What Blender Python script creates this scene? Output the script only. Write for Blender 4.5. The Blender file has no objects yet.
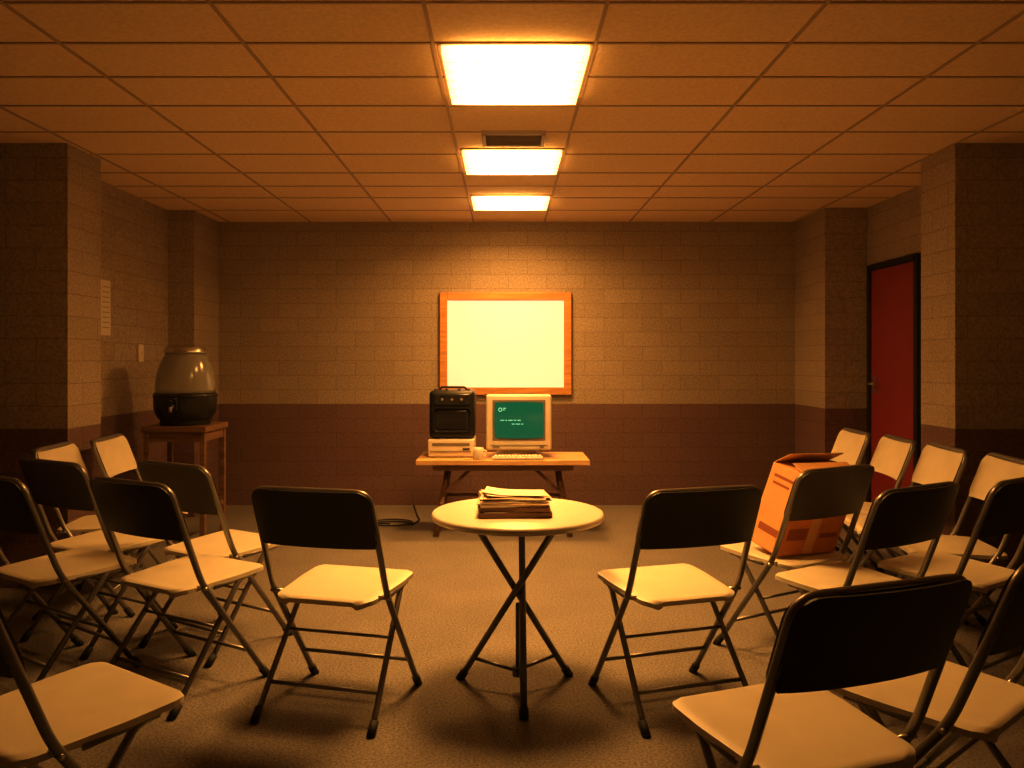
import bpy, bmesh, math, random
from mathutils import Vector, Matrix
random.seed(7)
S = bpy.context.scene
S.view_settings.view_transform = 'Standard'
S.view_settings.look = 'None'
S.view_settings.gamma = 0.83
COL = S.collection
F = 800.0; HX = 505.0; HY = 360.0; H = 1.25
CEIL = 2.44

# ---------------------------------------------------------------- materials
def mat(name, col, rough=0.5, metal=0.0, noise=0.0, nscale=20, bump=0.0, bscale=60, emis=None, estr=0, trans=0.0, coat=0.0):
    m = bpy.data.materials.new(name); m.use_nodes = True
    nt = m.node_tree; b = nt.nodes['Principled BSDF']
    b.inputs['Base Color'].default_value = (*col, 1)
    b.inputs['Roughness'].default_value = rough
    b.inputs['Metallic'].default_value = metal
    b.inputs['Transmission Weight'].default_value = trans
    b.inputs['Coat Weight'].default_value = coat
    if emis:
        b.inputs['Emission Color'].default_value = (*emis, 1)
        b.inputs['Emission Strength'].default_value = estr
    tc = nt.nodes.new('ShaderNodeTexCoord')
    if noise > 0:
        n = nt.nodes.new('ShaderNodeTexNoise'); n.inputs['Scale'].default_value = nscale; n.inputs['Detail'].default_value = 6
        nt.links.new(tc.outputs['Object'], n.inputs['Vector'])
        r = nt.nodes.new('ShaderNodeValToRGB')
        r.color_ramp.elements[0].position = 0.3; r.color_ramp.elements[1].position = 0.7
        r.color_ramp.elements[0].color = (*[c*(1-noise) for c in col], 1)
        r.color_ramp.elements[1].color = (*[min(1, c*(1+noise)) for c in col], 1)
        nt.links.new(n.outputs['Fac'], r.inputs['Fac']); nt.links.new(r.outputs['Color'], b.inputs['Base Color'])
    if bump > 0:
        n2 = nt.nodes.new('ShaderNodeTexNoise'); n2.inputs['Scale'].default_value = bscale; n2.inputs['Detail'].default_value = 4
        nt.links.new(tc.outputs['Object'], n2.inputs['Vector'])
        bp = nt.nodes.new('ShaderNodeBump'); bp.inputs['Strength'].default_value = bump; bp.inputs['Distance'].default_value = 0.01
        nt.links.new(n2.outputs['Fac'], bp.inputs['Height']); nt.links.new(bp.outputs['Normal'], b.inputs['Normal'])
    return m

def mat_wall():
    m = bpy.data.materials.new('painted_block_wall'); m.use_nodes = True
    nt = m.node_tree; L = nt.links; N = nt.nodes; b = N['Principled BSDF']
    b.inputs['Roughness'].default_value = 0.7
    g = N.new('ShaderNodeNewGeometry'); sp = N.new('ShaderNodeSeparateXYZ'); L.new(g.outputs['Position'], sp.inputs[0])
    ad = N.new('ShaderNodeMath'); ad.operation = 'ADD'; L.new(sp.outputs['X'], ad.inputs[0]); L.new(sp.outputs['Y'], ad.inputs[1])
    cb = N.new('ShaderNodeCombineXYZ'); L.new(ad.outputs[0], cb.inputs['X']); L.new(sp.outputs['Z'], cb.inputs['Y'])
    br = N.new('ShaderNodeTexBrick'); L.new(cb.outputs[0], br.inputs['Vector'])
    br.inputs['Scale'].default_value = 1; br.inputs['Brick Width'].default_value = 0.33; br.inputs['Row Height'].default_value = 0.1243
    br.inputs['Mortar Size'].default_value = 0.0035; br.inputs['Mortar Smooth'].default_value = 0.5
    br.inputs['Color1'].default_value = (1, 1, 1, 1); br.inputs['Color2'].default_value = (0.91, 0.90, 0.88, 1); br.inputs['Mortar'].default_value = (0.70, 0.68, 0.66, 1)
    gt = N.new('ShaderNodeMath'); gt.operation = 'GREATER_THAN'; gt.inputs[1].default_value = 0.87; L.new(sp.outputs['Z'], gt.inputs[0])
    mx = N.new('ShaderNodeMix'); mx.data_type = 'RGBA'; L.new(gt.outputs[0], mx.inputs[0])
    mx.inputs[6].default_value = (0.23, 0.140, 0.13, 1); mx.inputs[7].default_value = (0.49, 0.415, 0.33, 1)
    mu = N.new('ShaderNodeMix'); mu.data_type = 'RGBA'; mu.blend_type = 'MULTIPLY'; mu.inputs[0].default_value = 1
    L.new(mx.outputs[2], mu.inputs[6]); L.new(br.outputs['Color'], mu.inputs[7])
    n = N.new('ShaderNodeTexNoise'); n.inputs['Scale'].default_value = 70; n.inputs['Detail'].default_value = 5; L.new(g.outputs['Position'], n.inputs['Vector'])
    r = N.new('ShaderNodeValToRGB'); r.color_ramp.elements[0].position = .35; r.color_ramp.elements[1].position = .65
    r.color_ramp.elements[0].color = (.66, .66, .66, 1); r.color_ramp.elements[1].color = (1.0, 1.0, 1.0, 1); L.new(n.outputs['Fac'], r.inputs[0])
    mu2 = N.new('ShaderNodeMix'); mu2.data_type = 'RGBA'; mu2.blend_type = 'MULTIPLY'; mu2.inputs[0].default_value = 1
    L.new(mu.outputs[2], mu2.inputs[6]); L.new(r.outputs[0], mu2.inputs[7]); L.new(mu2.outputs[2], b.inputs['Base Color'])
    hs = N.new('ShaderNodeMath'); hs.operation = 'MULTIPLY_ADD'; hs.inputs[1].default_value = -1.0
    L.new(br.outputs['Fac'], hs.inputs[0])
    n3 = N.new('ShaderNodeMath'); n3.operation = 'MULTIPLY'; n3.inputs[1].default_value = 0.5; L.new(n.outputs['Fac'], n3.inputs[0]); L.new(n3.outputs[0], hs.inputs[2])
    bp = N.new('ShaderNodeBump'); bp.inputs['Strength'].default_value = 0.5; bp.inputs['Distance'].default_value = 0.005
    L.new(hs.outputs[0], bp.inputs['Height']); L.new(bp.outputs[0], b.inputs['Normal'])
    return m

def mat_carpet():
    m = bpy.data.materials.new('carpet'); m.use_nodes = True
    nt = m.node_tree; L = nt.links; N = nt.nodes; b = N['Principled BSDF']; b.inputs['Roughness'].default_value = 0.95
    b.inputs['Specular IOR Level'].default_value = 0.2
    g = N.new('ShaderNodeNewGeometry')
    n = N.new('ShaderNodeTexNoise'); n.inputs['Scale'].default_value = 110; n.inputs['Detail'].default_value = 3; L.new(g.outputs['Position'], n.inputs['Vector'])
    r = N.new('ShaderNodeValToRGB'); r.color_ramp.elements[0].position = .36; r.color_ramp.elements[1].position = .64
    r.color_ramp.elements[0].color = (.15, .138, .125, 1); r.color_ramp.elements[1].color = (.29, .265, .24, 1); L.new(n.outputs['Fac'], r.inputs[0])
    n2 = N.new('ShaderNodeTexNoise'); n2.inputs['Scale'].default_value = 2.2; n2.inputs['Detail'].default_value = 4; L.new(g.outputs['Position'], n2.inputs['Vector'])
    r2 = N.new('ShaderNodeValToRGB'); r2.color_ramp.elements[0].position = .3; r2.color_ramp.elements[1].position = .7
    r2.color_ramp.elements[0].color = (.84, .84, .84, 1); r2.color_ramp.elements[1].color = (1, 1, 1, 1); L.new(n2.outputs['Fac'], r2.inputs[0])
    mu = N.new('ShaderNodeMix'); mu.data_type = 'RGBA'; mu.blend_type = 'MULTIPLY'; mu.inputs[0].default_value = 1
    L.new(r.outputs[0], mu.inputs[6]); L.new(r2.outputs[0], mu.inputs[7]); L.new(mu.outputs[2], b.inputs['Base Color'])
    bp = N.new('ShaderNodeBump'); bp.inputs['Strength'].default_value = 0.6; bp.inputs['Distance'].default_value = 0.005
    L.new(n.outputs['Fac'], bp.inputs['Height']); L.new(bp.outputs[0], b.inputs['Normal'])
    return m

def mat_wood(name, c1, c2, rough=.45):
    m = bpy.data.materials.new(name); m.use_nodes = True
    nt = m.node_tree; L = nt.links; N = nt.nodes; b = N['Principled BSDF']; b.inputs['Roughness'].default_value = rough
    tc = N.new('ShaderNodeTexCoord'); mp = N.new('ShaderNodeMapping'); mp.inputs['Scale'].default_value = (2, 22, 22)
    L.new(tc.outputs['Object'], mp.inputs[0])
    n = N.new('ShaderNodeTexNoise'); n.inputs['Scale'].default_value = 2.0; n.inputs['Detail'].default_value = 6; L.new(mp.outputs[0], n.inputs['Vector'])
    r = N.new('ShaderNodeValToRGB'); r.color_ramp.elements[0].position = .35; r.color_ramp.elements[1].position = .68
    r.color_ramp.elements[0].color = (*c1, 1); r.color_ramp.elements[1].color = (*c2, 1)
    L.new(n.outputs['Fac'], r.inputs[0]); L.new(r.outputs[0], b.inputs['Base Color'])
    return m

LC = (1.0, 0.465, 0.115)
def mat_panel(name, strength):
    m = bpy.data.materials.new(name); m.use_nodes = True
    nt = m.node_tree; L = nt.links; N = nt.nodes
    for n in list(N): N.remove(n)
    o = N.new('ShaderNodeOutputMaterial'); e = N.new('ShaderNodeEmission')
    tc = N.new('ShaderNodeTexCoord'); sp = N.new('ShaderNodeSeparateXYZ'); L.new(tc.outputs['Object'], sp.inputs[0])
    ab = N.new('ShaderNodeMath'); ab.operation = 'ABSOLUTE'; L.new(sp.outputs['X'], ab.inputs[0])
    mr = N.new('ShaderNodeMapRange'); mr.interpolation_type = 'SMOOTHSTEP'
    mr.inputs['From Min'].default_value = .10; mr.inputs['From Max'].default_value = .31
    mr.inputs['To Min'].default_value = strength*1.3; mr.inputs['To Max'].default_value = strength*.3
    L.new(ab.outputs[0], mr.inputs[0]); L.new(mr.outputs[0], e.inputs['Strength'])
    e.inputs['Color'].default_value = (*LC, 1)
    L.new(e.outputs[0], o.inputs[0]); return m

M_wall = mat_wall(); M_carpet = mat_carpet()
M_ceil = mat('ceiling_tile', (.92, .72, .46), .9, noise=.08, nscale=55, bump=.22, bscale=140)
M_tbar = mat('ceiling_tbar', (.50, .36, .23), .6)
M_panel = mat_panel('lamp_diffuser', 17)
M_rib = mat('lamp_louver', (.85, .7, .45), .5, emis=(1, .75, .35), estr=.85)
M_fix = mat('lamp_trim', (.6, .45, .3), .5)
M_seat = mat('seat_cream', (.70, .64, .50), .42, noise=.05, nscale=9, bump=.06, bscale=200)
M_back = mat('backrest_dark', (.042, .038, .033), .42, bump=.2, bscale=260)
M_frame = mat('chair_frame', (.26, .25, .24), .35, metal=.7)
M_rub = mat('rubber', (.02, .02, .02), .7)
M_white = mat('whiteboard_added_glow', (.93, .86, .86), .5, emis=(1, .74, .52), estr=.55)  # emission added to brighten the board beyond the light it receives
M_oak = mat_wood('oak', (.52, .31, .15), (.76, .50, .25))
M_frameW = mat_wood('frame_wood', (.54, .27, .09), (.72, .38, .13))
M_dwood = mat_wood('dark_wood', (.16, .09, .05), (.28, .17, .10))
M_ttop = mat('laminate_top', (.70, .63, .54), .35, noise=.03, nscale=30)
M_steel = mat('table_steel', (.16, .16, .16), .35, metal=.6)
M_paper = mat('paper', (.78, .71, .62), .8, noise=.04, nscale=60)
M_folder = mat('manila', (.70, .50, .30), .7, noise=.08, nscale=30)
M_book = mat('brown_cover', (.22, .12, .07), .6, noise=.1, nscale=30)
M_beige = mat('beige_plastic', (.72, .67, .58), .45, noise=.03, nscale=20)
M_beige2 = mat('beige_dark', (.20, .18, .14), .6)  # darker beige for slots, vents, knobs and printed lines
M_black = mat('black_plastic', (.016, .016, .016), .38, bump=.1, bscale=200)
M_black2 = mat('black_gloss', (.03, .03, .032), .18)
M_screen = mat('crt_screen', (.006, .04, .02), .15, emis=(.010, .15, .065), estr=.75)
M_text = mat('crt_text', (.1, .4, .3), .4, emis=(.35, .9, .5), estr=.9)
M_door = mat('door_red', (.27, .035, .035), .5, noise=.08, nscale=5)
M_dframe = mat('door_black', (.012, .011, .011), .5)
M_metal = mat('metal', (.5, .47, .42), .3, metal=.9)
M_glass = mat('urn_glass', (.56, .56, .52), .14, trans=.6)
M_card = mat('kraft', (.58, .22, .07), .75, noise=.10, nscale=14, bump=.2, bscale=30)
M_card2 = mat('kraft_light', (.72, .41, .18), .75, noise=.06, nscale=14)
M_print = mat('kraft_print', (.34, .10, .04), .8)
M_vent = mat('vent_metal', (.40, .33, .26), .5, metal=.3)
M_vdark = mat('vent_dark', (.02, .015, .01), .8)

# ---------------------------------------------------------------- mesh builder
class B:
    def __init__(s): s.v = []; s.f = []; s.m = []; s.sm = []; s.mats = []
    def mi(s, m):
        if m not in s.mats: s.mats.append(m)
        return s.mats.index(m)
    def add(s, vs, fs, m, smooth=False, M=None):
        o = len(s.v); i = s.mi(m)
        for v in vs:
            v = Vector(v)
            if M is not None: v = M @ v
            s.v.append(v)
        for f in fs: s.f.append([o+k for k in f]); s.m.append(i); s.sm.append(smooth)
    def bm(s, bm, m, smooth=False, M=None):
        bm.verts.index_update()
        s.add([v.co.copy() for v in bm.verts], [[v.index for v in f.verts] for f in bm.faces], m, smooth, M); bm.free()
    def box(s, c, d, m, bev=0.0, seg=2, M=None, taper=None):
        bm = bmesh.new(); bmesh.ops.create_cube(bm, size=1)
        for v in bm.verts:
            t = 1.0
            if taper and v.co.z > 0: t = taper
            v.co = Vector((v.co.x*d[0]*t, v.co.y*d[1]*t, v.co.z*d[2]))
        if bev > 0: bmesh.ops.bevel(bm, geom=bm.edges[:], offset=bev, segments=seg, profile=.5, affect='EDGES')
        T = Matrix.Translation(c)
        s.bm(bm, m, bev > 0 and seg > 2, T if M is None else M @ T)
    def tube(s, pts, r, m, n=10, closed=False, fillet=0, M=None):
        P = [Vector(p) for p in pts]
        if fillet > 0:
            Q = [P[0]]
            for i in range(1, len(P)-1):
                a, b, c = P[i-1], P[i], P[i+1]
                f = min(fillet, (a-b).length*.45, (c-b).length*.45)
                p0 = b+(a-b).normalized()*f; p1 = b+(c-b).normalized()*f
                for k in range(7):
                    t = k/6; Q.append(p0*(1-t)**2+b*2*t*(1-t)+p1*t*t)
            Q.append(P[-1]); P = Q
        vs = []; fs = []; up = None; K = len(P)
        for i, p in enumerate(P):
            t = (P[min(i+1, K-1)]-P[max(i-1, 0)]).normalized()
            if up is None:
                up = Vector((0, 0, 1)) if abs(t.z) < .9 else Vector((1, 0, 0))
            up = (up-t*up.dot(t)).normalized(); w = t.cross(up)
            for k in range(n):
                a = 2*math.pi*k/n; vs.append(p+up*math.cos(a)*r+w*math.sin(a)*r)
        for i in range(K-1):
            for k in range(n): fs.append([i*n+k, i*n+(k+1) % n, (i+1)*n+(k+1) % n, (i+1)*n+k])
        fs.append(list(range(n))[::-1]); fs.append([(K-1)*n+k for k in range(n)])
        s.add(vs, fs, m, True, M)
    def lathe(s, prof, m, n=40, c=(0, 0, 0), M=None, smooth=True):
        vs = []; fs = []
        for r, z in prof:
            for k in range(n):
                a = 2*math.pi*k/n; vs.append((c[0]+r*math.cos(a), c[1]+r*math.sin(a), c[2]+z))
        for i in range(len(prof)-1):
            for k in range(n): fs.append([i*n+k, i*n+(k+1) % n, (i+1)*n+(k+1) % n, (i+1)*n+k])
        fs.append(list(range(n))[::-1]); fs.append([(len(prof)-1)*n+k for k in range(n)])
        s.add(vs, fs, m, smooth, M)
    def obj(s, name, loc=(0, 0, 0), rot=0, parent=None, mesh_only=False):
        me = bpy.data.meshes.new(name); me.from_pydata(s.v, [], s.f)
        for m in s.mats: me.materials.append(m)
        for p, i, sm in zip(me.polygons, s.m, s.sm): p.material_index = i; p.use_smooth = sm
        bm = bmesh.new(); bm.from_mesh(me); bmesh.ops.recalc_face_normals(bm, faces=bm.faces[:]); bm.to_mesh(me); bm.free()
        if mesh_only: return me
        o = bpy.data.objects.new(name, me); COL.objects.link(o); o.location = loc; o.rotation_euler = (0, 0, rot)
        if parent: o.parent = parent
        return o

def empty(name, loc, rot=0):
    o = bpy.data.objects.new(name, None); COL.objects.link(o); o.location = loc; o.rotation_euler = (0, 0, rot); return o

def boxobj(name, lo, hi, m, bev=0):
    b = B(); c = [(lo[i]+hi[i])/2 for i in range(3)]; d = [hi[i]-lo[i] for i in range(3)]
    b.box((0, 0, 0), d, m, bev); return b.obj(name, c)

# ---------------------------------------------------------------- room
YB = 6.9; YF = -1.8; XN = 3.4
XL = -2.68; XR = 2.83
boxobj('floor', (-3.6, YF-.2, -.1), (3.6, YB+.2, 0), M_carpet)
boxobj('ceiling', (-3.6, YF-.2, CEIL), (3.6, YB+.2, CEIL+.1), M_ceil)
boxobj('wall_back', (-3.6, YB, 0), (3.6, YB+.15, CEIL), M_wall)
boxobj('wall_rear', (-3.6, YF-.15, 0), (3.6, YF, CEIL), M_wall)
boxobj('wall_left', (XL-.15, 4.75, 0), (XL, YB, CEIL), M_wall)
boxobj('wall_right', (XR, 4.75, 0), (XR+.15, YB, CEIL), M_wall)
boxobj('wall_left_near', (-XN-.15, YF, 0), (-XN, 4.39, CEIL), M_wall)
boxobj('wall_right_near', (XN, YF, 0), (XN+.15, 4.39, CEIL), M_wall)
boxobj('wall_pier_left', (-XN-.15, 4.39, 0), (-2.40, 4.75, CEIL), M_wall)
boxobj('wall_pier_right', (2.47, 4.39, 0), (XN+.15, 4.75, CEIL), M_wall)
boxobj('wall_pilaster_left', (XL, 6.36, 0), (-2.47, YB, CEIL), M_wall)
boxobj('wall_pilaster_right', (2.50, 6.25, 0), (XR, YB, CEIL), M_wall)

# ceiling grid
XS = [-3.06, -2.37, -1.67, -.98, -.27, .34, 1.07, 1.77, 2.47, 3.16]
YS = [-1.5, -1.05, -.62, -.2, .22, .64, 1.06, 1.48, 1.9, 2.3, 2.66, 3.0, 3.36, 3.74, 4.17, 4.62, 5.08, 5.47, 5.86, 6.35]
g = B()
for x in XS: g.box((x, (YF+YB)/2, CEIL-.0025), (.014, YB-YF, .005), M_tbar)
for y in YS: g.box((0, y, CEIL-.0022), (6.8, .012, .0044), M_tbar)
g.obj('ceiling_grid')

# lights : dropped wrap-around diffusers with the tubes' downward beam
def lamp(y0, y1, power, spread):
    x0, x1 = -.245, .325; cx = (x0+x1)/2; cy = (y0+y1)/2; w = x1-x0; d = y1-y0
    e = empty('ceiling_light_panel', (cx, cy, CEIL))
    b = B(); b.box((0, 0, -.018), (w-.012, d-.012, .030), M_panel); b.obj('diffuser', parent=e)
    b = B()
    for s in (-1, 1):
        b.box((s*(w/2), 0, -.004), (.014, d, .008), M_fix); b.box((0, s*(d/2), -.004), (w+.014, .014, .008), M_fix)
    b.obj('trim', parent=e)
    b = B()
    for k in (-1, 0, 1): b.box((k*w/4, 0, -.0343), (.003, d-.014, .002), M_rib)
    for k in range(-2, 3): b.box((0, k*d/6, -.0343), (w-.014, .002, .002), M_rib)
    b.obj('louver', parent=e)
    ld = bpy.data.lights.new('tube_light', 'AREA'); ld.shape = 'RECTANGLE'; ld.size = w*.8; ld.size_y = d*.85
    ld.energy = power; ld.color = LC; ld.spread = math.radians(spread)
    lo = bpy.data.objects.new('tube_light', ld); COL.objects.link(lo); lo.parent = e; lo.location = (0, 0, -.040)
lamp(3.0, 3.63, 33, 120); lamp(4.50, 5.0, 34, 130); lamp(5.77, 6.19, 40, 160)

v = B()
v.box((0, 0, -.004), (.33, .22, .008), M_vdark)
for s in (-1, 1):
    v.box((s*.157, 0, -.010), (.02, .24, .02), M_vent); v.box((0, s*.112, -.010), (.33, .02, .02), M_vent)
for k in range(-4, 5):
    v.box((0, 0, 0), (.30, .004, .018), M_vent, M=Matrix.Translation((0, k*.022, -.013)) @ Matrix.Rotation(-.5, 4, 'X'))
v.obj('ceiling_vent', (.045, 4.27, CEIL))

# ---------------------------------------------------------------- whiteboard
e = empty('whiteboard', (.005, YB, 1.39))
W, Hh = 1.13, .88
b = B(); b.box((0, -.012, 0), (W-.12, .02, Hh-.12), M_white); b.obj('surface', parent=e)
b = B(); ft = .065
for s in (-1, 1):
    b.box((s*(W/2-ft/2), -.02, 0), (ft, .038, Hh), M_frameW, .004)
    b.box((0, -.02, s*(Hh/2-ft/2)), (W-2*ft, .038, ft), M_frameW, .004)
b.obj('wood_frame', parent=e)

# ---------------------------------------------------------------- folding chair
def sheet(b, rows, cols, wf, pf, th, mtop, mbot, nrm):
    vs = []; fs = []; R = rows+1; C = cols+1
    for side in (0, 1):
        for i in range(R):
            for j in range(C):
                s_ = -1+2*j/cols; t = i/rows
                vs.append(pf(s_*wf(t), t)+nrm*(0 if side == 0 else -th))
    top = [[i*C+j, i*C+j+1, (i+1)*C+j+1, (i+1)*C+j] for i in range(rows) for j in range(cols)]
    o = R*C
    bot = [[o+k for k in f[::-1]] for f in top]
    loop = [j for j in range(C)]+[i*C+cols for i in range(1, R)]+[rows*C+j for j in range(cols-1, -1, -1)]+[i*C for i in range(rows-1, 0, -1)]
    edge = [[loop[k], loop[(k+1) % len(loop)], o+loop[(k+1) % len(loop)], o+loop[k]] for k in range(len(loop))]
    b.add(vs, top, mtop, True); b.add(vs, bot, mbot, True); b.add(vs, edge, mbot, False)

def tpos(k, n): return .5-.5*math.cos(math.pi*k/n)

def make_chair():
    b = B(); hw = .218; r = .0115
    zt = .81
    def yb(z): return -.095-(z-.44)*.38
    path = [(-hw, .215, .012), (-hw, -.095, .44), (-hw*.99, yb(zt), zt), (hw*.99, yb(zt), zt), (hw, -.095, .44), (hw, .215, .012)]
    b.tube(path, r, M_frame, 10, fillet=.055)
    ri = hw-.024
    for s in (-1, 1):
        b.tube([(s*ri, .13, .415), (s*ri, .10, .405), (s*(hw-.002), -.215, .012)], .0105, M_frame, 10, fillet=.02)
        b.tube([(s*ri, -.02, .405), (s*ri, .16, .412)], .008, M_frame, 8)
        b.tube([(s*hw, .2275, 0), (s*hw, .195, .04)], .0155, M_rub, 10)
        b.tube([(s*(hw-.002), -.228, 0), (s*(hw-.002), -.192, .04)], .015, M_rub, 10)
        b.tube([(s*(hw+.014), -.085, .42), (s*(ri-.01), -.085, .42)], .007, M_metal, 8)
    def fl(z): return .215-(.31/.428)*(z-.012)
    def rl(z): return -.215+(.315/.393)*(z-.012)
    b.tube([(-hw, fl(.13), .13), (hw, fl(.13), .13)], .0075, M_frame, 8)
    b.tube([(-hw+.006, rl(.11), .11), (hw-.006, rl(.11), .11)], .0075, M_frame, 8)
    b.tube([(-hw+.01, rl(.26), .26), (hw-.01, rl(.26), .26)], .006, M_frame, 8)
    D = .405; y0 = -.160; rc = .05
    def wseat(t):
        d = t*D; w = .182+.022*min(1, t*1.6)
        e = min(d, D-d)
        if e < rc: w -= rc-math.sqrt(max(0, rc*rc-(rc-e)**2))
        return w
    def pseat(x, t):
        w = wseat(t); u = abs(x)/max(w, 1e-6); d = t*D
        ed = min(min(d, D-d)/.03, (1-u)*w/.03, 1)
        dish = -.006*(min(1, ed))
        lip = -.016*(1-min(1, (D-d)/.03))**2-.010*(1-min(1, d/.02))**2-.010*(1-min(1, (1-u)*w/.012))**2
        return Vector((x, y0+d, .430+.014*t+dish+lip))
    rows = 22; vs_rows = [tpos(k, rows) for k in range(rows+1)]
    def wf(t): return wseat(vs_rows[round(t*rows)])
    def pf(x, t): return pseat(x, vs_rows[round(t*rows)])
    sheet(b, rows, 20, wf, pf, .016, M_seat, M_seat, Vector((0, 0, 1)))
    zb = .610; zh = zt+.004-zb; rb = .05
    def wback(t):
        w = hw+.004; d = t*zh
        if zh-d < rb: w -= rb-math.sqrt(max(0, rb*rb-(rb-(zh-d))**2))
        if d < .03: w -= .012*(1-d/.03)
        return w
    rws = [tpos(k, 18) for k in range(19)]
    def wfb(t): return wback(rws[round(t*18)])
    def pfb(x, t):
        t = rws[round(t*18)]; z = zb+t*zh
        return Vector((x, yb(z)+.016-.022*(1-(x/hw)**2), z))
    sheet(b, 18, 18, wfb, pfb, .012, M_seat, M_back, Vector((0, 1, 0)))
    def pfc(x, t):
        t = rws[round(t*18)]; z = zb+t*zh
        return Vector((x, yb(z)-.004-.022*(1-(x/hw)**2)-.006*(1-abs(x/hw)**6), z))
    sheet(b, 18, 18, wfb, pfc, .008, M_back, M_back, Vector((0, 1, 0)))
    return b.obj('folding_chair', mesh_only=True)

CH = make_chair()
KX, KY, KR = 1.23, 3.43, 29
chairs = [(-.600, 2.92, -14), (.61, 2.93, 17), (-1.24, 3.08, -29), (-1.28, 3.56, -31), (-1.80, 3.20, -33), (-1.84, 3.64, -29),
          (-2.06, 4.09, -84), (-2.01, 4.54, -84), (-1.07, 1.87, -34),
          (KX, KY, KR), (1.31, 2.95, 30), (1.79, 3.14, 33), (2.01, 3.58, 82), (1.98, 4.03, 84), (1.96, 4.48, 84), (1.92, 4.93, 86),
          (.66, 1.77, 20), (1.10, 2.0, 40)]
for x, y, a in chairs:
    o = bpy.data.objects.new('folding_chair', CH); COL.objects.link(o); o.location = (x, y, 0); o.rotation_euler = (0, 0, math.radians(a))

# ---------------------------------------------------------------- round table
t = B(); TH = .678; R = .325
prof = [(0.001, TH-.028), (R-.012, TH-.028), (R-.003, TH-.024), (R, TH-.016), (R, TH-.010), (R-.003, TH-.003), (R-.008, TH), (.001, TH)]
t.lathe(prof, M_ttop, 72)
t.lathe([(.001, TH-.05), (.14, TH-.05), (.14, TH-.028), (.001, TH-.028)], M_steel, 24)
for k, a in enumerate((-90, 30, 150)):
    a = math.radians(a); d = Vector((math.cos(a), math.sin(a), 0)); n = Vector((-d.y, d.x, 0))
    foot = d*.240+Vector((0, 0, .012)); top = -d*.17+Vector((0, 0, TH-.04))
    off = n*.018
    t.tube([foot+off, top+off], .0125, M_steel, 12)
    t.tube([foot+off+d*.010-Vector((0, 0, .012)), foot+off-d*.012+Vector((0, 0, .02))], .017, M_rub, 12)
    p = foot.lerp(top, .13)+off
    t.tube([p, Vector((0, 0, .075))+off*.3], .007, M_steel, 8)
t.tube([(0, 0, .06), (0, 0, .33)], .008, M_steel, 10)
t.lathe([(.001, .055), (.02, .055), (.02, .09), (.001, .09)], M_steel, 16)
t.obj('round_folding_table', (.048, 3.03, 0))

# stack of papers on table
p = B(); z = 0
items = [(.262, .19, .020, M_book, 3), (.25, .18, .003, M_paper, 5), (.258, .185, .015, M_book, -2), (.25, .18, .010, M_paper, 3), (.262, .19, .004, M_folder, -3),
         (.25, .175, .007, M_paper, 2), (.255, .185, .003, M_book, 5), (.24, .17, .006, M_paper, -3), (.25, .18, .003, M_folder, 6)]
for w, d, h, m, a in items:
    p.box((random.uniform(-.006, .006), random.uniform(-.006, .006), z+h/2), (w, d, h-.0004), m, .0012, 1, M=Matrix.Rotation(math.radians(a), 4, 'Z')); z += h
for q, (a, w, lift) in enumerate([(10, .23, .03), (-6, .22, .045)]):
    vs = []; fs = []; n = 10
    for i in range(n+1):
        for j in range(5):
            x = -w/2+w*i/n; y = -.07+.14*j/4
            vs.append((x, y, z+.001+q*.004+lift*max(0, .5-i/n)**2))
    for i in range(n):
        for j in range(4): fs.append([i*5+j, (i+1)*5+j, (i+1)*5+j+1, i*5+j+1])
    o0 = len(vs)
    vs2 = vs+[(a_, b_, c_+.002) for a_, b_, c_ in vs]
    fs2 = fs+[[o0+k for k in f] for f in fs]
    p.add(vs2, fs2, M_paper, True, M=Matrix.Rotation(math.radians(a), 4, 'Z'))
p.obj('stack_of_papers', (.035, 2.985, TH), 0.03)

# ---------------------------------------------------------------- desk
DZ = .545; DX = -.015; DY = 5.88
d = B()
d.box((0, 0, DZ-.018), (1.225, .52, .036), M_oak, .004)
d.box((0, -.0, DZ-.06), (1.0, .40, .045), M_dwood, .003)
for s in (-1, 1):
    for q in (-1, 1):
        d.tube([(s*.40, q*.06, DZ-.08), (s*.475, q*.22, .0)], .021, M_dwood, 8)
    d.tube([(s*.445, -.17, .22), (s*.445, .17, .22)], .013, M_dwood, 8)
    d.tube([(s*.455, -.15, .26), (s*.22, -.10, DZ-.07)], .012, M_dwood, 8)
d.tube([(-.44, .12, .24), (.44, .12, .24)], .012, M_dwood, 8)
d.obj('wooden_desk', (DX, DY, 0))

e = empty('crt_monitor', (.100, 5.935, DZ), 0); e.scale = (1.03, 1, 1.04)
b = B()
b.box((0, -.13, .245), (.46, .09, .385), M_beige, .018, 3)
bm = bmesh.new(); bmesh.ops.create_cube(bm, size=1)
for v_ in bm.verts:
    k = .66 if v_.co.y > 0 else .93
    v_.co = Vector((v_.co.x*.46*k, v_.co.y*.26+.03, v_.co.z*.385*k+.245+(.0 if v_.co.y < 0 else -.01)))
bmesh.ops.bevel(bm, geom=bm.edges[:], offset=.02, segments=3, affect='EDGES'); b.bm(bm, M_beige, True)
b.box((0, -.177, .262), (.37, .008, .28), M_beige2, .003)
b.box((0, -.178, .088), (.40, .006, .003), M_beige2)
b.box((.16, -.178, .075), (.03, .008, .012), M_beige2, .002)
b.box((-.16, -.178, .075), (.05, .006, .012), M_beige2, .002)
for k in range(6): b.box((0, .02+k*.02, .437-.008*k), (.22, .008, .006), M_beige2)
b.obj('housing', parent=e)
b = B(); b.lathe([(.02, .015), (.13, .015), (.125, .03), (.09, .05), (.08, .062), (.02, .062)], M_beige, 32)
b.box((0, -.02, .010), (.32, .26, .02), M_beige, .006, 2); b.obj('stand', parent=e)
b = B(); vs = []; fs = []; n = 12
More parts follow.
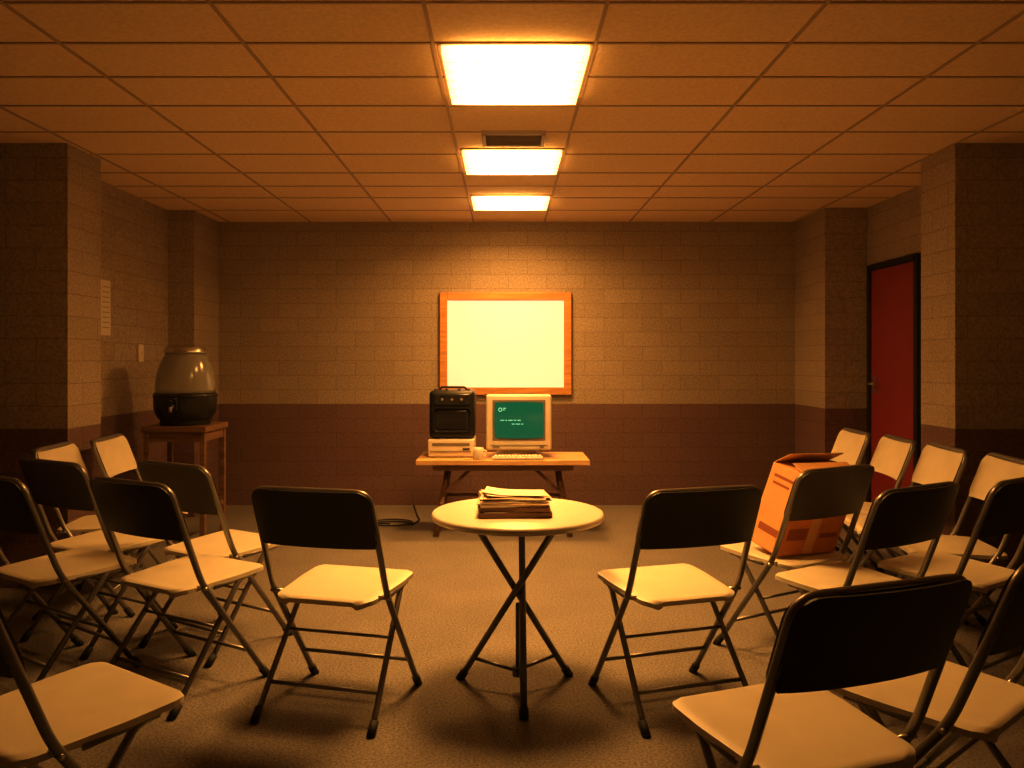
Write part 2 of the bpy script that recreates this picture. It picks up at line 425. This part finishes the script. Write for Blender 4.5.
for i in range(n+1):
    for j in range(n+1):
        u = -1+2*i/n; w = -1+2*j/n
        vs.append((u*.172*(1-.03*w*w), -.184-.012*(1-(u*u+w*w)/2), .262+w*.126*(1-.04*u*u)))
for i in range(n):
    for j in range(n): fs.append([i*(n+1)+j, (i+1)*(n+1)+j, (i+1)*(n+1)+j+1, i*(n+1)+j+1])
b.add(vs, fs, M_screen, True); b.obj('screen', parent=e)
b = B()
def stroke(x, z, w): b.box((x, -.1975, z), (w, .001, .005), M_text)
x = -.13
for w in (.028, .012, .03, .018, .022): stroke(x+w/2, .262, w); x += w+.008
x = -.05
for w in (.02, .03, .014): stroke(x+w/2, .236, w); x += w+.008
b.tube([(-.13+.012*math.cos(k*.7), -.1965, .335+.012*math.sin(k*.7)) for k in range(10)], .0022, M_text, 6)
stroke(-.10, .345, .02); stroke(-.105, .333, .012)
b.obj('screen_text', parent=e)

# printer base & speaker
b = B()
b.box((0, 0, .068), (.335, .33, .128), M_beige, .012, 3)
b.box((0, -.166, .095), (.27, .006, .022), M_beige2, .002)
b.box((0, -.168, .045), (.29, .010, .004), M_beige2)
b.box((.11, -.167, .062), (.05, .008, .012), M_black, .002)
for sx in (-1, 1):
    for sy in (-1, 1): b.box((sx*.13, sy*.13, .003), (.03, .03, .006), M_rub)
b.obj('printer', (-.390, 5.94, DZ))
PZ = DZ+.132
b = B()
b.box((0, 0, .178), (.33, .29, .347), M_black, .03, 4)
b.box((0, -.148, .285), (.26, .012, .085), M_black2, .008, 3)
b.box((0, -.148, .140), (.27, .014, .170), M_black2, .03, 4)
for k in range(9): b.box((0, -.156, .080+k*.015), (.20, .004, .004), M_black)
for k in (-1, 0, 1):
    b.lathe([(.001, 0), (.011, 0), (.010, .010), (.001, .010)], M_beige2, 16, M=Matrix.Translation((k*.07, -.155, .285)) @ Matrix.Rotation(math.pi/2, 4, 'X'))
b.tube([(-.10, 0, .345), (-.09, 0, .372), (.09, 0, .372), (.10, 0, .345)], .008, M_black, 8, fillet=.015)
for x in (-.12, -.04, .05, .12): b.tube([(x, -.08, .345), (x, -.08, .362)], .012, M_black2, 10)
for sx in (-1, 1):
    for sy in (-1, 1): b.box((sx*.11, sy*.10, .003), (.03, .03, .006), M_rub)
b.obj('speaker', (-.385, 5.94, PZ))

b = B(); b.box((0, 0, .012), (.36, .105, .018), M_beige, .004, 2)
b.box((0, 0, .002), (.33, .09, .004), M_beige2)
for i in range(14):
    for j in range(4): b.box((-.155+i*.0238, -.034+j*.0225, .025), (.019, .018, .010), M_beige, .003, 1)
b.obj('keyboard', (.09, 5.678, DZ))
b = B()
b.lathe([(.001, 0), (.034, 0), (.038, .004), (.038, .082), (.035, .084), (.033, .08), (.032, .012), (.001, .012)], M_beige, 28)
b.tube([(.036, 0, .065), (.06, 0, .062), (.062, 0, .03), (.036, 0, .022)], .005, M_beige, 8, fillet=.015)
b.obj('coffee_mug', (-.19, 5.675, DZ))
b = B()
b.box((0, 0, .004), (.055, .05, .008), M_card2, .001, 1); b.obj('sticky_note_pad', (-.265, 5.66, DZ))

# floor cables
b = B()
pts = [(-.84+.14*math.cos(k*.33), 6.05+.10*math.sin(k*.33), .0065+.0008*k) for k in range(34)]
b.tube(pts, .006, M_rub, 8)
b.tube([(-.70, 6.05, .007), (-.66, 6.2, .007), (-.72, 6.5, .007), (-.78, 6.85, .007)], .006, M_rub, 8, fillet=.1)
b.obj('power_cable')

# ---------------------------------------------------------------- urn & stand
SX, SY, SZ = -2.24, 5.62, .80
b = B()
b.box((0, 0, SZ-.02), (.44, .44, .04), M_dwood, .004)
for s in (-1, 1):
    for q in (-1, 1): b.box((s*.190, q*.190, (SZ-.04)/2), (.035, .035, SZ-.04), M_dwood, .003)
    b.box((s*.190, 0, SZ-.075), (.022, .35, .06), M_dwood); b.box((0, s*.190, SZ-.075), (.35, .022, .06), M_dwood)
    b.box((s*.190, 0, .22), (.022, .35, .03), M_dwood)
b.box((0, .0, .22), (.36, .022, .03), M_dwood)
b.obj('wooden_stand', (SX, SY, 0))
e = empty('beverage_urn', (-2.24, 5.61, SZ))
b = B()
b.lathe([(.001, 0), (.165, 0), (.17, .012), (.165, .03), (.175, .04), (.200, .08), (.208, .13), (.210, .20), (.205, .222), (.001, .222)], M_black, 56)
b.lathe([(.206, .198), (.2145, .198), (.2145, .210), (.206, .210)], M_black2, 56)
b.box((0, -.208, .15), (.06, .03, .09), M_black2, .008, 3)
b.tube([(0, -.215, .14), (0, -.255, .135), (0, -.255, .10)], .012, M_metal, 10, fillet=.015)
b.box((0, -.255, .155), (.02, .012, .05), M_black, .003)
b.obj('base', parent=e)
b = B()
b.lathe([(.001, .2225), (.201, .2225), (.202, .25), (.198, .30), (.187, .36), (.170, .42), (.150, .465), (.134, .495), (.001, .495)], M_glass, 56); b.obj('glass_tank', parent=e)
b = B()
b.lathe([(.001, .4955), (.138, .4955), (.142, .502), (.138, .510), (.134, .534), (.126, .541), (.05, .545), (.001, .545)], M_metal, 48)
b.obj('lid', parent=e)

# ---------------------------------------------------------------- wall items
b = B(); b.box((.003, 0, 0), (.006, .13, .37), M_beige, .001, 1)
for k in range(9): b.box((.0065, 0, .14-k*.034), (.001, .09, .004), M_beige2)
b.obj('wall_notice', (XL, 5.36, 1.60))
b = B(); b.box((.006, 0, 0), (.012, .08, .13), M_beige, .003, 2); b.box((.015, 0, 0), (.01, .014, .03), M_beige, .002, 1)
b.obj('light_switch', (XL, 5.87, 1.30))

# ---------------------------------------------------------------- door (right wall)
e = empty('door_1', (XR, 5.80, 0))
b = B(); b.box((-.012, 0, .965), (.024, .66, 1.93), M_door, .002, 1)
b.obj('door_leaf', parent=e)
b = B()
for s in (-1, 1): b.box((-.02, s*.352, .98), (.04, .045, 1.96), M_dframe, .003, 1)
b.box((-.02, 0, 1.955), (.04, .75, .045), M_dframe, .003, 1); b.obj('door_frame', parent=e)
b = B()
b.box((-.027, .27, 1.06), (.006, .04, .13), M_metal, .002, 1)
b.tube([(-.03, .27, 1.07), (-.075, .27, 1.07), (-.075, .17, 1.07)], .009, M_metal, 10, fillet=.02); b.obj('handle', parent=e)

# ---------------------------------------------------------------- slumped cardboard box on chair, leaning on the backrest
b = B(); bw, bd, bh, th = .30, .19, .345, .004
b.box((0, 0, th/2), (bw, bd, th), M_card)
for s in (-1, 1):
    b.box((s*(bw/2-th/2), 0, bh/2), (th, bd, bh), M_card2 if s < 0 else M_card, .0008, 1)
    b.box((0, s*(bd/2-th/2), bh/2), (bw-2*th, th, bh), M_card, .0008, 1)
R_ = Matrix.Rotation
def flap(length, depth, T, m):
    b.box((0, depth/2, 0), (length, depth, .0035), m, .0008, 1, M=T)
flap(bw-.01, .092, Matrix.Translation((0, bd/2, bh)) @ R_(math.pi, 4, 'Z') @ R_(math.radians(38), 4, 'X'), M_card2)
flap(bw-.01, .092, Matrix.Translation((0, -bd/2, bh)) @ R_(math.radians(16), 4, 'X'), M_card2)
flap(bd-.02, .08, Matrix.Translation((-bw/2, 0, bh-.004)) @ R_(-math.pi/2, 4, 'Z') @ R_(math.radians(3), 4, 'X'), M_card2)
flap(bd-.02, .09, Matrix.Translation((bw/2, 0, bh-.004)) @ R_(math.pi/2, 4, 'Z') @ R_(math.radians(3), 4, 'X'), M_card2)
b.box((0, -bd/2-.0006, bh*.5), (.05, .001, bh-.01), M_card2)
for xx, zz, ww, hh in [(-.085, .30, .09, .012), (-.085, .275, .07, .008), (.085, .30, .08, .012), (.08, .27, .09, .008), (-.08, .09, .10, .05), (.085, .08, .09, .02)]:
    b.box((xx, -bd/2-.0006, zz), (ww, .001, hh), M_print)
for yy, zz, ww, hh in [(0, .30, .13, .012), (.01, .27, .10, .010), (0, .08, .12, .03)]:
    b.box((-bw/2-.0006, yy, zz), (.001, ww, hh), M_print)
for v_ in b.v: v_.x += .22*v_.z
bx = b.obj('cardboard_box')
MC = Matrix.Translation((KX, KY, 0)) @ R_(math.radians(KR), 4, 'Z')
bx.matrix_world = MC @ Matrix.Translation((-.01, -.085, .434)) @ R_(math.radians(11), 4, 'X') @ R_(math.radians(-8), 4, 'Z') @ Matrix.Translation((0, .10, 0))

# ---------------------------------------------------------------- world, camera
w = bpy.data.worlds.new('World'); S.world = w; w.use_nodes = True
w.node_tree.nodes['Background'].inputs[0].default_value = (.02, .012, .006, 1)
cam = bpy.data.cameras.new('camera'); co = bpy.data.objects.new('camera', cam); COL.objects.link(co)
co.location = (0, 0, H); co.rotation_euler = (math.pi/2, 0, 0)
cam.sensor_width = 36; cam.sensor_fit = 'HORIZONTAL'; cam.lens = 36*F/1024
cam.shift_x = (512-HX)/1024; cam.shift_y = -(384-HY)/1024
S.camera = co
